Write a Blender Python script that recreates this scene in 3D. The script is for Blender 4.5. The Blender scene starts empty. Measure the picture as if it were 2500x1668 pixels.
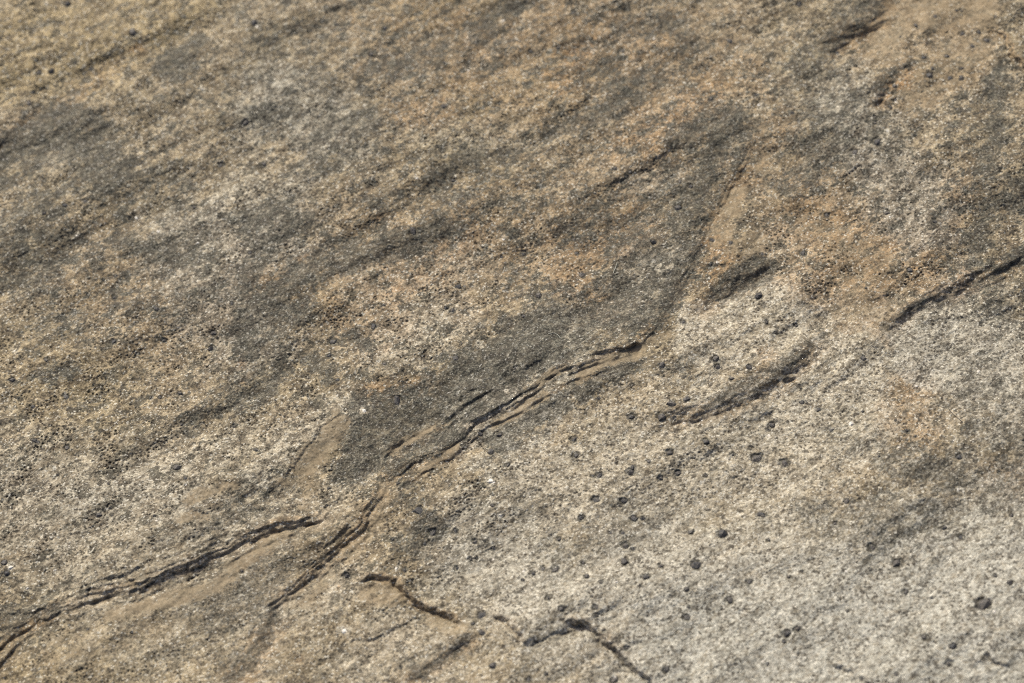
import bpy, bmesh, math, random
import numpy as np
from mathutils import Matrix, Vector

random.seed(7)
RNG = np.random.default_rng(11)
scene = bpy.context.scene
COL = scene.collection
f4 = np.float32

# ------------------------------------------------------------------ camera
IMG_W, IMG_H = 2500.0, 1668.0
ELEV, DIST, LENS, ROLL = math.radians(50), 0.75, 90.0, math.radians(-8)
cam_data = bpy.data.cameras.new("camera")
cam = bpy.data.objects.new("camera", cam_data)
COL.objects.link(cam)
cam_pos = Vector((0, -DIST * math.cos(ELEV), DIST * math.sin(ELEV)))
rot = (-cam_pos).to_track_quat('-Z', 'Y').to_matrix() @ Matrix.Rotation(ROLL, 3, 'Z')
cam.matrix_world = Matrix.Translation(cam_pos) @ rot.to_4x4()
cam_data.lens, cam_data.sensor_width = LENS, 36.0
cam_data.clip_start, cam_data.clip_end = 0.01, 100.0
cam_data.dof.use_dof = True
cam_data.dof.focus_distance = 0.737
cam_data.dof.aperture_fstop = 13.0
scene.camera = cam
scene.cycles.use_denoising = False
scene.cycles.pixel_filter_type = 'BLACKMAN_HARRIS'
scene.cycles.filter_width = 1.05

# ------------------------------------------------------------------ light
SUN_AZ_FROM = math.radians(112)      # where the light comes from, counter-clockwise from +X (image right)
SUN_EL = math.radians(47)
sun_dir = Vector((math.cos(SUN_EL) * math.cos(SUN_AZ_FROM), math.cos(SUN_EL) * math.sin(SUN_AZ_FROM), math.sin(SUN_EL)))
sun_data = bpy.data.lights.new("sun", 'SUN')
sun_data.energy, sun_data.angle, sun_data.color = 3.4, math.radians(4.0), (1.0, 0.965, 0.83)
sun = bpy.data.objects.new("sun", sun_data)
COL.objects.link(sun)
sun.matrix_world = Matrix.Translation(sun_dir * 3) @ sun_dir.to_track_quat('Z', 'Y').to_matrix().to_4x4()

world = bpy.data.worlds.new("World")
scene.world = world
world.use_nodes = True
wn = world.node_tree.nodes
wl = world.node_tree.links
bg = wn.get("Background") or wn.new("ShaderNodeBackground")
out = wn.get("World Output") or wn.new("ShaderNodeOutputWorld")
wl.new(bg.outputs[0], out.inputs[0])
sky = wn.new("ShaderNodeTexSky")
sky.sky_type = 'NISHITA'
sky.sun_disc = False
sky.sun_elevation = SUN_EL
sky.sun_rotation = math.radians(90) - SUN_AZ_FROM
sky.air_density, sky.dust_density, sky.ozone_density = 0.6, 5.0, 0.3
wl.new(sky.outputs[0], bg.inputs[0])
bg.inputs[1].default_value = 0.15
scene.view_settings.view_transform = 'Standard'
scene.view_settings.look = 'None'
scene.view_settings.exposure = -0.1
scene.view_settings.gamma = 1.0
scene.view_settings.use_curve_mapping = False

# ------------------------------------------------------------------ numeric helpers
def hash2(ix, iy, seed):
    h = (ix.astype(np.int64) * 374761393 + iy.astype(np.int64) * 668265263 + seed * 1274126177) & 0x7fffffff
    h = ((h ^ (h >> 13)) * 1274126177) & 0x7fffffff
    return ((h ^ (h >> 16)) & 1023).astype(np.int32)
_ang = np.linspace(0, 2 * np.pi, 1024, endpoint=False)
_GX, _GY = np.cos(_ang).astype(f4), np.sin(_ang).astype(f4)
_R1 = RNG.random(1024).astype(f4)
_R2 = RNG.random(1024).astype(f4)
_R3 = RNG.random(1024).astype(f4)

def perlin(x, y, seed=0):
    xi, yi = np.floor(x), np.floor(y)
    fx, fy = (x - xi).astype(f4), (y - yi).astype(f4)
    xi, yi = xi.astype(np.int32), yi.astype(np.int32)
    def g(ox, oy):
        k = hash2(xi + ox, yi + oy, seed)
        return _GX[k] * (fx - ox) + _GY[k] * (fy - oy)
    sx = fx * fx * fx * (fx * (fx * 6 - 15) + 10)
    sy = fy * fy * fy * (fy * (fy * 6 - 15) + 10)
    a = g(0, 0); a += sx * (g(1, 0) - a)
    b = g(0, 1); b += sx * (g(1, 1) - b)
    return (a + sy * (b - a)) * 1.5

def fbm(x, y, octs, seed=0, gain=0.5, lac=2.03):
    v, a, s = 0.0, 1.0, 0.0
    for i in range(octs):
        v = v + a * perlin(x * lac ** i, y * lac ** i, seed + i * 17)
        s += a
        a *= gain
    return v / s * 1.25

def worley(x, y, seed=0):
    """distance to the nearest cell point and a random value of that cell"""
    xi, yi = np.floor(x), np.floor(y)
    fx, fy = (x - xi).astype(f4), (y - yi).astype(f4)
    xi, yi = xi.astype(np.int32), yi.astype(np.int32)
    best = np.full(x.shape, 9.0, f4)
    val = np.zeros(x.shape, f4)
    for oy in (-1, 0, 1):
        for ox in (-1, 0, 1):
            k = hash2(xi + ox, yi + oy, seed)
            d = (ox + _R1[k] - fx) ** 2 + (oy + _R2[k] - fy) ** 2
            m = d < best
            best = np.where(m, d, best)
            val = np.where(m, _R3[k], val)
    return np.sqrt(best), val

def sstep(a, b, x):
    t = np.clip((x - a) / (b - a), 0, 1)
    return t * t * (3 - 2 * t)

# ------------------------------------------------------------------ sampling of the surface
def axis(lo, hi, step, margin, cstep):
    n = int((hi - lo) / step)
    core = np.linspace(lo, hi, n + 1)
    pre, s = [], step
    x = lo
    while x > lo - margin:
        s = min(s * 1.12, cstep); x -= s; pre.append(x)
    x, s, post = hi, step, []
    while x < hi + margin:
        s = min(s * 1.12, cstep); x += s; post.append(x)
    return np.array(pre[::-1] + list(core) + post)
U1 = axis(-20, 2520, 2.2, 620, 14)
V1 = axis(-20, 1690, 2.2, 520, 14)
U, V = np.meshgrid(U1, V1)
NV, NU = U.shape

R_ = np.array(rot)
CP = np.array(cam_pos)
def rays(u, v):
    xc = (u - IMG_W / 2) / IMG_W * 36.0 / LENS
    yc = -(v - IMG_H / 2) / IMG_W * 36.0 / LENS
    d = np.stack([xc, yc, -np.ones_like(xc)], -1)
    return d @ R_.T
def ground(u, v, h=0.0):
    """the point of the rock at height h (metres) seen at photo position u, v"""
    d = rays(np.asarray(u, float), np.asarray(v, float))
    t = (h - CP[2]) / d[..., 2]
    return CP + d * t[..., None]
P0 = ground(U, V)
XM, YM = P0[..., 0] * 1000.0, P0[..., 1] * 1000.0        # millimetres on the bedding plane
a0, a1 = ground(1250., 834.), ground(1350., 834. - 100 * math.tan(math.radians(30)))
LIN = math.atan2(a1[1] - a0[1], a1[0] - a0[0])            # direction of the mineral lineation
LX = (XM * math.cos(LIN) + YM * math.sin(LIN))
LY = (-XM * math.sin(LIN) + YM * math.cos(LIN))

# ragged warp shared by everything that has an outline (photo pixels)
nA = perlin(LX / 9, LY / 5, 1); nB = perlin(LX / 9, LY / 5, 2)
nC = perlin(LX / 3.2, LY / 1.9, 3); nD = perlin(LX / 3.2, LY / 1.9, 4)
nE = perlin(LX / 1.1, LY / 0.8, 5); nF = perlin(LX / 1.1, LY / 0.8, 6)
WU = (U + 8 * nA + 6 * nC + 3 * nE).astype(f4)
WV = (V + 7 * nB + 5.5 * nD + 3 * nF).astype(f4)
SU = (U + 6 * nA + 4.5 * nC + 1.0 * nE).astype(f4)             # gentler warp for ledges
SV = (V + 6 * nB + 4.5 * nD + 1.0 * nF).astype(f4)
BR = fbm(LX / 10, LY / 6, 5, 31, 0.72)                     # breakup along the lineation
BR2 = fbm(LX / 2.0, LY / 1.0, 3, 47, 0.65)

def window(pts, pad):
    p = np.array(pts, float)
    x0, x1, y0, y1 = p[:, 0].min() - pad, p[:, 0].max() + pad, p[:, 1].min() - pad, p[:, 1].max() + pad
    i0, i1 = np.searchsorted(U1, x0), np.searchsorted(U1, x1)
    j0, j1 = np.searchsorted(V1, y0), np.searchsorted(V1, y1)
    return slice(j0, max(j1, j0 + 1)), slice(i0, max(i1, i0 + 1))

def seg_dist(pts, x, y):
    """distance, side (+ on the left of travel as seen) and position along (0..1)"""
    p = np.array(pts, f4)
    if len(p) == 1:
        return np.hypot(x - p[0, 0], y - p[0, 1]), None, None
    L = np.hypot(*(p[1:] - p[:-1]).T); cum = np.concatenate([[0], np.cumsum(L)])
    best = np.full(x.shape, 1e9, f4); side = np.zeros(x.shape, f4); tt = np.zeros(x.shape, f4)
    for k in range(len(p) - 1):
        dx, dy = (p[k + 1] - p[k])
        ll = max(float(L[k]), 1e-6)
        rx, ry = x - p[k, 0], y - p[k, 1]
        t = np.clip((rx * dx + ry * dy) / ll ** 2, 0, 1)
        d = np.hypot(rx - t * dx, ry - t * dy)
        m = d < best
        best = np.where(m, d, best)
        side = np.where(m, np.sign(rx * dy - ry * dx), side)
        tt = np.where(m, (cum[k] + t * ll) / cum[-1], tt)
    return best, side, tt

# ------------------------------------------------------------------ large relief (millimetres)
H = 2.2 * perlin(LX / 95, LY / 60, 71) + 1.9 * perlin(LX / 46, LY / 24, 72) + 0.75 * perlin(LX / 17, LY / 10, 73) + 0.22 * perlin(LX / 7, LY / 3, 74)
H += 0.9 * np.abs(perlin(LX / 60, LY / 16, 75))

LB = np.zeros(U.shape, f4)
def ledge(pts, A, w, groove=0.0, gw=5.0, Rh=90.0, Rl=90.0, n=0, taper=0.14, rag=1.0):
    pad = 2.6 * max(Rh, Rl) + w
    sl = window(pts, pad)
    x = U[sl] + (SU[sl] - U[sl]) * rag
    y = V[sl] + (SV[sl] - V[sl]) * rag
    d, side, t = seg_dist(pts, x, y)
    sd = d * side
    A = A * (0.40 if A > 1.7 else 0.34); groove = groove * 0.27
    amp = A * (0.55 + 0.9 * np.clip(nA[sl] * 0.9 + nC[sl] * 0.5 + 0.5, 0, 1))
    w = w * 1.2
    tp = sstep(0, taper, t) * sstep(0, taper, 1 - t) if taper else 1.0
    ww = w * (0.75 + 0.5 * np.clip(0.5 + nA[sl] * 0.9, 0, 1))
    q = np.clip(sd / ww + 0.5, 0, 1)
    if n:
        q2 = np.clip(q + 0.22 * nA[sl] * (q > 0) * (q < 1) + 0.08 * nC[sl] * (q > 0) * (q < 1), 0, 0.9999) * n
        fr = q2 - np.floor(q2)
        s = (np.floor(q2) + sstep(0.25, 0.85, fr)) / n
        s = s * 0.75 + 0.25 * q * q * (3 - 2 * q)
    else:
        s = q * q * (3 - 2 * q)
    hi = 0.5 * amp * np.exp(-np.maximum(sd - ww / 2, 0) / Rh)
    lo = -0.5 * amp * np.exp(-np.maximum(-sd - ww / 2, 0) / Rl)
    dh = lo + (hi - lo) * s
    if groove:
        c = -ww * 0.5
        dh = dh - groove * np.exp(-((sd - c) / gw) ** 2) * (0.45 + 0.9 * np.clip(nC[sl] + 0.5, 0, 1))
    fade = 1 - sstep(pad * 0.7, pad, d)
    if A > 0.5:
        band = sstep(-ww * 1.1, -ww * .6, sd) * (1 - sstep(ww * .5, ww * .8, sd)) * tp
        LB[sl] = np.maximum(LB[sl], band)
        lam = np.abs(((sd + 3.0 * nC[sl] + 5 * nA[sl]) / 5.5) % 1.0 - .5) * 2
        dh = dh + 0.13 * (lam - .5) * band
    H[sl] += dh * tp * fade

C1 = [(-700, 1800), (-300, 1690), (-80, 1600), (0, 1572), (23, 1552), (77, 1522), (126, 1497), (191, 1470), (268, 1450), (329, 1431), (383, 1411), (440, 1390), (497, 1366), (543, 1345), (593, 1318), (651, 1296), (703, 1279), (772, 1268), (822, 1232)]
C2 = [(640, 1497), (677, 1477), (700, 1451), (734, 1416), (768, 1389), (814, 1355), (845, 1321), (880, 1290), (890, 1262), (902, 1240), (929, 1206), (941, 1172)]
ledge(C1, 3.6, 22, 2.2, 5, 160, 120, n=2, taper=0.05)
ledge([(a + 6, b - 24) for a, b in C1[3:15]], 0.9, 8, 0.6, 4, 40, 20)
ledge([(a + 8, b + 16) for a, b in C1[6:14]], 0.8, 8, 0.5, 4, 20, 40)
ledge([(-200, 1860), (-60, 1690), (0, 1630), (31, 1592), (61, 1560), (100, 1540)], 1.8, 9, 1.2, 5, 60, 60)
ledge(C2, 3.4, 20, 1.0, 4.5, 100, 90, n=2, taper=0.08)
ledge([(930, 1180), (956, 1165), (1013, 1124), (1059, 1110), (1100, 1102)], 2.0, 16, 1.2, 4.5, 40, 45, n=2)
ledge([(930, 1160), (944, 1115), (964, 1090), (1002, 1070), (1045, 1046), (1085, 1024)], 1.1, 8, 0.4, 4, 50, 40)
ledge([(1060, 1110), (1094, 1093), (1128, 1063), (1151, 1034), (1189, 1015), (1212, 1000), (1251, 980), (1292, 960), (1315, 942), (1330, 922), (1361, 903), (1420, 880)], 2.5, 16, 0.8, 4, 110, 70, n=2, taper=0.1)
ledge([(1195, 962), (1240, 925), (1277, 902), (1326, 871), (1361, 852), (1390, 838)], 1.3, 14, 0.4, 4, 70, 40, n=2)
ledge([(1300, 975), (1340, 945), (1400, 910), (1450, 890), (1500, 868), (1560, 842), (1600, 822)], 0.9, 9, 0.4, 4, 30, 30)
ledge([(1440, 868), (1468, 861), (1506, 853), (1544, 848), (1570, 836)], 1.8, 9, 1.6, 4.5, 45, 45)
ledge([(1540, 860), (1579, 816), (1609, 782), (1621, 757), (1644, 734), (1660, 700), (1682, 665), (1688, 625), (1709, 592), (1728, 547), (1736, 532), (1763, 494), (1778, 463), (1797, 432), (1820, 390), (1843, 337), (1824, 287)], 2.0, 19, 0.25, 5, 80, 70, n=2, taper=0.08)
ledge([(690, 1165), (719, 1132), (745, 1097), (784, 1044), (820, 1018), (850, 996)], 1.0, 7, 0.3, 4, 60, 40)
ledge([(850, 1003), (853, 1047), (839, 1086), (818, 1140)], 0.9, 9, 0.3, 4, 50, 30)
ledge([(850, 1420), (864, 1419), (902, 1406), (944, 1411), (967, 1418), (987, 1443), (1002, 1462), (1040, 1481), (1078, 1500), (1117, 1516), (1162, 1535)], 3.7, 13, 2.4, 5, 80, 70, taper=0.2)
ledge([(1125, 1485), (1136, 1491), (1159, 1512), (1182, 1530)], 0.9, 7, 0.9, 4, 30, 30)
ledge([(1200, 1496), (1215, 1502), (1250, 1520), (1269, 1550), (1280, 1577)], 3.6, 12, 2.4, 4.5, 60, 40)
ledge([(1215, 1530), (1224, 1539), (1258, 1569), (1280, 1600)], 0.6, 7, 0.6, 4, 30, 30)
ledge([(1370, 1508), (1391, 1514), (1426, 1523), (1460, 1546), (1483, 1573), (1518, 1604), (1544, 1630), (1583, 1661), (1640, 1710), (1800, 1820)], 4.2, 14, 2.4, 5, 90, 70, taper=0.07)
ledge([(1278, 1580), (1315, 1563), (1353, 1545), (1391, 1538), (1430, 1522)], 0.9, 9, 1.5, 4.5, 40, 40)
ledge([(1505, 1590), (1525, 1606), (1556, 1632), (1575, 1645)], 0.5, 8, 0.9, 5, 30, 30)
prng = random.Random(3)
CL = [(900, 1190), (941, 1150), (1013, 1105), (1094, 1075), (1151, 1020), (1251, 965), (1326, 915), (1420, 872), (1540, 835), (1600, 800), (1650, 745)]
for off in (-34, -20, 14, 26, 38, 50):
    a_ = prng.randint(0, 4); b_ = prng.randint(a_ + 3, len(CL))
    ledge([(x + off * .45 + prng.uniform(-6, 6), y + off * .85 + prng.uniform(-6, 6)) for x, y in CL[a_:b_]], prng.uniform(.9, 1.7), prng.uniform(6, 10), .5, 4, 18, 18, taper=.2)
for off in (-40, 30):
    a_ = prng.randint(2, 7); b_ = prng.randint(a_ + 5, len(C1))
    ledge([(x + off * .4, y + off * .9 + prng.uniform(-4, 4)) for x, y in C1[a_:b_]], prng.uniform(.7, 1.3), 8, .45, 4, 20, 20, taper=.25)
for off in (-26, -14, 16, 28):
    ledge([(x + off * .6, y + off * .8 + prng.uniform(-4, 4)) for x, y in C2[prng.randint(0, 3):prng.randint(7, 12)]], prng.uniform(.7, 1.3), 8, .45, 4, 20, 20, taper=.25)
# rolls that turn away from the light, with a crisp foot
ledge([(1560, 1060), (1640, 1020), (1720, 1000), (1780, 985), (1823, 970), (1857, 948), (1915, 912), (1953, 882), (1991, 848), (2022, 814), (2040, 788)], 4.2, 34, 1.0, 4, 120, 130, taper=0.2)
ledge([(2025, 800), (2045, 792), (2080, 800), (2120, 790), (2150, 812)], 1.6, 14, 0.3, 5, 50, 50, taper=.08)
ledge([(2150, 818), (2167, 799), (2194, 780), (2221, 760), (2259, 738), (2296, 716), (2360, 692), (2431, 663), (2495, 628), (2620, 570)], 4.0, 28, 0.3, 6, 100, 110, taper=0.08)
ledge([(2190, 856), (2183, 852), (2164, 833), (2150, 814), (2137, 799), (2118, 787), (2090, 785)], 1.6, 12, 0.3, 5, 40, 30)
ledge([(2158, 930), (2160, 914), (2164, 887), (2179, 868), (2190, 850)], 0.7, 9, 0.3, 5, 40, 30)
ledge([(2030, 760), (1990, 740), (1942, 710), (1930, 690), (1877, 680), (1830, 700)], 3.2, 12, 0.2, 6, 90, 40)
ledge([(1668, 775), (1700, 752), (1730, 735), (1765, 716), (1800, 694), (1850, 668), (1895, 640)], 3.2, 30, 0.8, 4, 70, 70, taper=.22)
ledge([(2000, 135), (2030, 111), (2068, 86), (2106, 68), (2129, 50), (2152, 19), (2175, -10), (2230, -90), (2300, -200)], 4.8, 40, 0.8, 7, 70, 70, taper=0.12)
ledge([(2066, 185), (2068, 168), (2072, 122), (2098, 88), (2120, 66)], 0.9, 16, 0.3, 6, 40, 40)
ledge([(2132, 275), (2137, 255), (2146, 226), (2171, 195), (2190, 174), (2213, 164), (2240, 157)], 3.6, 24, 0.6, 6, 50, 60)
ledge([(2219, 120), (2219, 104), (2225, 80), (2236, 62)], 1.0, 10, 0.5, 5, 30, 30)
ledge([(2420, 66), (2431, 77), (2458, 92), (2470, 126), (2500, 161), (2540, 200), (2620, 260)], 2.6, 11, 1.6, 5, 50, 50)
ledge([(2000, 412), (2012, 421), (2049, 434), (2083, 421), (2104, 400)], 1.2, 9, 0.6, 5, 30, 30)
ledge([(2330, 172), (2366, 157), (2412, 130), (2430, 115)], 1.0, 18, 0.3, 6, 40, 40)
ledge([(-300, 480), (-100, 390), (0, 346), (23, 331), (65, 300), (126, 265), (172, 232), (214, 212), (245, 178), (330, 130), (430, 90)], 1.7, 24, 0.05, 6, 90, 80, taper=0.35)
ledge([(1340, 322), (1353, 314), (1384, 283), (1414, 264), (1450, 238)], 1.0, 17, 0.2, 5, 40, 40)
ledge([(1455, 335), (1468, 321), (1510, 300), (1544, 283), (1566, 260), (1580, 240)], 1.0, 17, 0.2, 5, 40, 40)
ledge([(1190, 385), (1208, 375), (1257, 356), (1310, 330)], 0.8, 16, 0.1, 5, 40, 40)
ledge([(1295, 466), (1315, 452), (1365, 417), (1399, 390), (1440, 365)], 1.2, 16, 0.25, 5, 50, 50)
ledge([(1450, 460), (1468, 455), (1525, 432), (1583, 413), (1600, 405)], 0.7, 9, 0.4, 4, 40, 40)
ledge([(1600, 385), (1621, 371), (1648, 348), (1680, 335)], 1.2, 18, 0.6, 6, 30, 40)
ledge([(1660, 330), (1678, 321), (1728, 291), (1774, 260), (1800, 245)], 1.4, 30, 0.2, 6, 50, 50)
ledge([(365, 1138), (383, 1124), (410, 1100), (440, 1074)], 0.6, 9, 0.35, 5, 30, 30)
ledge([(490, 1045), (509, 1028), (574, 979), (612, 959), (657, 929), (715, 887), (760, 850)], 0.8, 16, 0.15, 5, 60, 50, taper=0.1)
ledge([(105, 838), (119, 831), (161, 814), (180, 808)], 0.8, 10, 0.6, 5, 30, 30)
ledge([(560, 850), (566, 829), (585, 780), (605, 741), (612, 700), (625, 660)], 0.6, 12, 0.2, 5, 50, 50)
ledge([(980, 679), (1010, 674), (1078, 667), (1128, 662), (1150, 655)], 0.6, 8, 0.2, 4, 40, 40)
ledge([(262, 1411), (268, 1409), (299, 1405), (318, 1414), (333, 1430)], 1.4, 7, 0.7, 4, 25, 25)
ledge([(100, 1440), (107, 1441), (142, 1446), (165, 1438), (175, 1430)], 0.8, 7, 0.4, 4, 25, 25)
ledge([(-20, 1510), (20, 1500), (80, 1492), (125, 1488)], 0.8, 7, 0.5, 4, 25, 25)
ledge([(450, 1243), (459, 1244), (482, 1246), (509, 1256), (520, 1262)], 0.8, 7, 0.4, 4, 25, 25)
ledge([(225, 1544), (233, 1547), (252, 1549), (268, 1543), (276, 1536)], 0.6, 7, 0.3, 4, 25, 25)
ledge([(850, 1575), (856, 1569), (876, 1562), (918, 1559), (935, 1552)], 0.9, 7, 0.5, 4, 30, 30)
ledge([(930, 1558), (950, 1544), (983, 1523), (1006, 1512), (1052, 1493)], 0.8, 9, 0.4, 4, 40, 30)
ledge([(800, 1494), (807, 1489), (837, 1466), (848, 1456)], 0.6, 7, 0.5, 4, 25, 25)
ledge([(380, 1900), (470, 1780), (560, 1690), (600, 1632), (640, 1565), (662, 1510), (690, 1470)], 4.0, 44, 0.3, 7, 60, 60)
ledge([(990, 1690), (1021, 1655), (1078, 1611), (1136, 1565), (1165, 1535)], 3.6, 28, 0.3, 6, 50, 60)
ledge([(1038, 1305), (1044, 1317), (1059, 1330), (1078, 1334)], 0.8, 8, 0.4, 4, 25, 25)
ledge([(2400, 1588), (2412, 1596), (2435, 1615), (2456, 1636)], 2.0, 9, 1.3, 5, 40, 40)
ledge([(2030, 1622), (2049, 1627), (2091, 1642), (2121, 1665), (2200, 1740)], 2.2, 11, 1.3, 5, 50, 50)
ledge([(2425, 1528), (2435, 1535), (2460, 1556)], 0.6, 8, 0.4, 4, 30, 30)
ledge([(2420, 672), (2435, 662), (2470, 642), (2495, 625)], 1.4, 15, 0.5, 5, 40, 40)
ledge([(690, 1250), (715, 1238), (745, 1205), (770, 1190)], 0.7, 9, 0.3, 4, 30, 30)
ledge([(790, 1245), (805, 1238), (822, 1228), (835, 1215)], 0.9, 7, 0.6, 4, 25, 25)
ledge([(700, 1310), (740, 1288), (772, 1270), (790, 1262)], 1.0, 8, 0.7, 4, 30, 30)
ledge([(1795, 895), (1800, 900), (1840, 912), (1870, 908)], 0.5, 7, 0.3, 4, 25, 25)
ledge([(1240, 880), (1300, 800), (1370, 820), (1385, 828)], 0.3, 8, 0.2, 4, 25, 25)

def swell(x, y, rx, ry, a):
    sl = window([(x, y)], 3 * max(rx, ry))
    c_, s_ = math.cos(math.radians(-30)), math.sin(math.radians(-30))
    p, q = (SU[sl] - x) * c_ + (SV[sl] - y) * s_, -(SU[sl] - x) * s_ + (SV[sl] - y) * c_
    H[sl] += 1.35 * a * np.exp(-(p / rx) ** 2 - (q / ry) ** 2)
swell(1790, 625, 75, 45, 1.3); swell(1900, 750, 110, 55, 1.2); swell(2110, 830, 70, 40, 0.8); swell(2270, 830, 90, 60, 0.7)
swell(520, 1480, 230, 60, 1.0); swell(760, 1310, 90, 30, 0.8); swell(1200, 900, 160, 50, 0.9); swell(1640, 500, 170, 70, 0.9)
swell(2250, 130, 110, 60, 0.7); swell(330, 1330, 200, 50, 0.8); swell(1090, 1600, 120, 50, -.8); swell(900, 1500, 90, 45, .6); swell(1430, 1620, 70, 50, .7)

# ------------------------------------------------------------------ mineral masks, with slope shade painted into the dark one
M = {k: np.zeros(U.shape, f4) for k in ('dark', 'pale', 'ochre', 'dust', 'yellow', 'cool', 'grain')}
K = 2500 / 2350.0
def stroke(kind, s, r, pts, soft=0.45, k=1.0, brk=0.55):
    pts = [(a * k, b * k) for a, b in pts]
    r = r * k
    sl = window(pts, r * 2.2 + 30)
    d, _, _ = seg_dist(pts, WU[sl], WV[sl])
    q = d / r + brk * BR[sl] + 0.3 * brk * BR2[sl]
    m = s * (1 - sstep(1 - soft, 1 + soft, q))
    M[kind][sl] = np.maximum(M[kind][sl], m)
def V_(kind, s, r, pts, soft=0.65, brk=1.25):
    stroke(kind, s, r, pts, soft, K, brk)
def Z_(ox, oy, kind, s, r, pts, soft=0.6, brk=0.8):
    c = 700 / 1829.0
    stroke(kind, s, r * c, [(ox + a * c, oy + b * c) for a, b in pts], soft, 1.0, brk)

for a in [
    (.9, 62, [(-60, 400), (20, 350), (130, 300), (200, 330), (240, 390)]), (.9, 30, [(10, 330), (90, 290), (160, 262), (220, 285)]),  # second stroke: mica, plus painted shadow below the yellowish edge
    (.75, 34, [(380, 145), (440, 115), (400, 175)]), (.5, 70, [(-40, 560), (60, 520), (150, 560), (80, 620)]), (.6, 40, [(20, 640), (90, 600), (110, 660)]),
    (.7, 27, [(270, 560), (340, 575), (440, 595)]), (.7, 40, [(560, 510), (640, 480), (690, 520)]), (.7, 28, [(620, 560), (580, 610), (565, 680), (540, 760), (565, 810)]),
    (.75, 42, [(600, 710), (680, 640), (760, 600), (850, 575), (960, 560), (1010, 520)]), (.6, 45, [(570, 770), (640, 730), (690, 700)]), (.6, 35, [(640, 850), (580, 900), (500, 950)]),
    (.55, 40, [(730, 320), (800, 290), (850, 270)]), (.55, 28, [(600, 270), (660, 250)]), (.7, 36, [(990, 420), (1040, 380), (1090, 350)]), (.65, 34, [(1100, 80), (1130, 40), (1180, 10)]),
    (.5, 45, [(880, 160), (960, 140), (1010, 120)]), (.45, 40, [(760, 200), (700, 170)]), (.65, 28, [(1270, 300), (1350, 270), (1420, 240), (1470, 210)]), (.5, 30, [(1200, 350), (1120, 380)]),
    (.5, 26, [(1430, 60), (1540, 50), (1600, 90), (1640, 120)]), (.5, 50, [(1380, 150), (1420, 200), (1500, 180)]),
    (.95, 58, [(1060, 865), (1160, 805), (1260, 750)]), (.95, 46, [(1010, 905), (1120, 885), (1210, 840), (1270, 790)]), (.95, 46, [(840, 965), (920, 945), (1000, 920)]), (.95, 36, [(820, 1020), (880, 990), (960, 965)]),
    (.75, 36, [(790, 1080), (840, 1050), (900, 1030)]), (.8, 26, [(930, 1035), (990, 1010), (1050, 985)]), (.7, 26, [(900, 1075), (950, 1060), (1000, 1045)]),
    (.55, 66, [(1500, 480), (1480, 560), (1440, 640), (1390, 710), (1340, 750)]), (.55, 55, [(1330, 520), (1380, 470), (1430, 560)]), (.72, 36, [(1550, 520), (1590, 440), (1640, 340), (1690, 280)]), (.7, 34, [(1520, 690), (1570, 620), (1590, 570)]), (.6, 34, [(1380, 760), (1450, 740), (1510, 720)]),
    (.65, 40, [(1560, 320), (1630, 270), (1700, 300)]), (.9, 24, [(1660, 670), (1710, 640), (1760, 612)]), (.35, 22, [(1690, 930), (1790, 860), (1880, 780)]),  # last two strokes paint shade on the slopes right of centre
    (.55, 34, [(1840, 150), (1900, 100), (1960, 40), (2010, -10)]), (.5, 52, [(1880, 180), (1920, 290), (1960, 240), (1850, 330)]), (.55, 40, [(1800, 430), (1870, 390), (1920, 330)]),  # first stroke paints the shade of the upper right slope
    (.6, 34, [(2300, 180), (2275, 330), (2260, 410), (2240, 560)]), (.7, 28, [(2290, 625), (2350, 590)]), (.55, 45, [(2280, 480), (2340, 440)]), (.4, 60, [(2200, 560), (2300, 700)]),
    (.8, 26, [(1337, 900), (1387, 866), (1445, 834)]), (.75, 27, [(1218, 955), (1290, 925)]), (.75, 30, [(1130, 1020), (1190, 985), (1230, 960)]),
    (.6, 42, [(2040, 1050), (2120, 1065), (2180, 1100)]), (.45, 40, [(1930, 1000), (2000, 1030)]), (.4, 90, [(2250, 900), (2330, 1000), (2300, 1130)]),
    (.55, 18, [(960, 1543), (1020, 1500), (1068, 1465)]), (.55, 34, [(521, 1560), (580, 1490), (611, 1430)]), (.6, 32, [(-40, 1440), (40, 1425), (100, 1400)]),  # first two strokes paint shade on slopes near the bottom edge
    (.45, 40, [(930, 1150), (1000, 1210), (960, 1250)]), (.45, 32, [(430, 990), (480, 940), (520, 900)]), (.55, 26, [(105, 850), (160, 850)]),
    (.75, 24, [(708, 820), (752, 860)]), (.75, 20, [(815, 770), (830, 785)]), (.5, 40, [(330, 410), (420, 400)]), (.5, 28, [(150, 430), (260, 440)]), (.5, 40, [(30, 500), (120, 470)]),
    (.45, 50, [(300, 700), (420, 680), (520, 650)]), (.4, 40, [(100, 760), (200, 740)]), (.4, 50, [(560, 1150), (500, 1200), (640, 1120)]), (.4, 30, [(1560, 860), (1620, 830)]),
    (.45, 40, [(690, 380), (760, 360)]), (.45, 40, [(860, 470), (940, 440), (1060, 470)]), (.35, 60, [(1100, 430), (1250, 470)]), (.5, 32, [(1250, 690), (1180, 640)]),
    (.4, 60, [(1900, 1180), (2050, 1200), (2150, 1190)]), (.35, 50, [(1430, 1200), (1300, 1260)]), (.45, 50, [(640, 1290), (560, 1350), (480, 1400)]),
    (.26, 150, [(640, 120), (900, 90), (1200, 100), (1500, 130)]), (.30, 130, [(760, 330), (1000, 440), (1250, 420), (1450, 380)]), (.3, 110, [(300, 480), (480, 620), (250, 650)]), (.3, 120, [(1850, 230), (2150, 450), (2280, 300)]), (.25, 90, [(560, 230), (420, 300)]),
]:
    V_('dark', *a)
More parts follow.
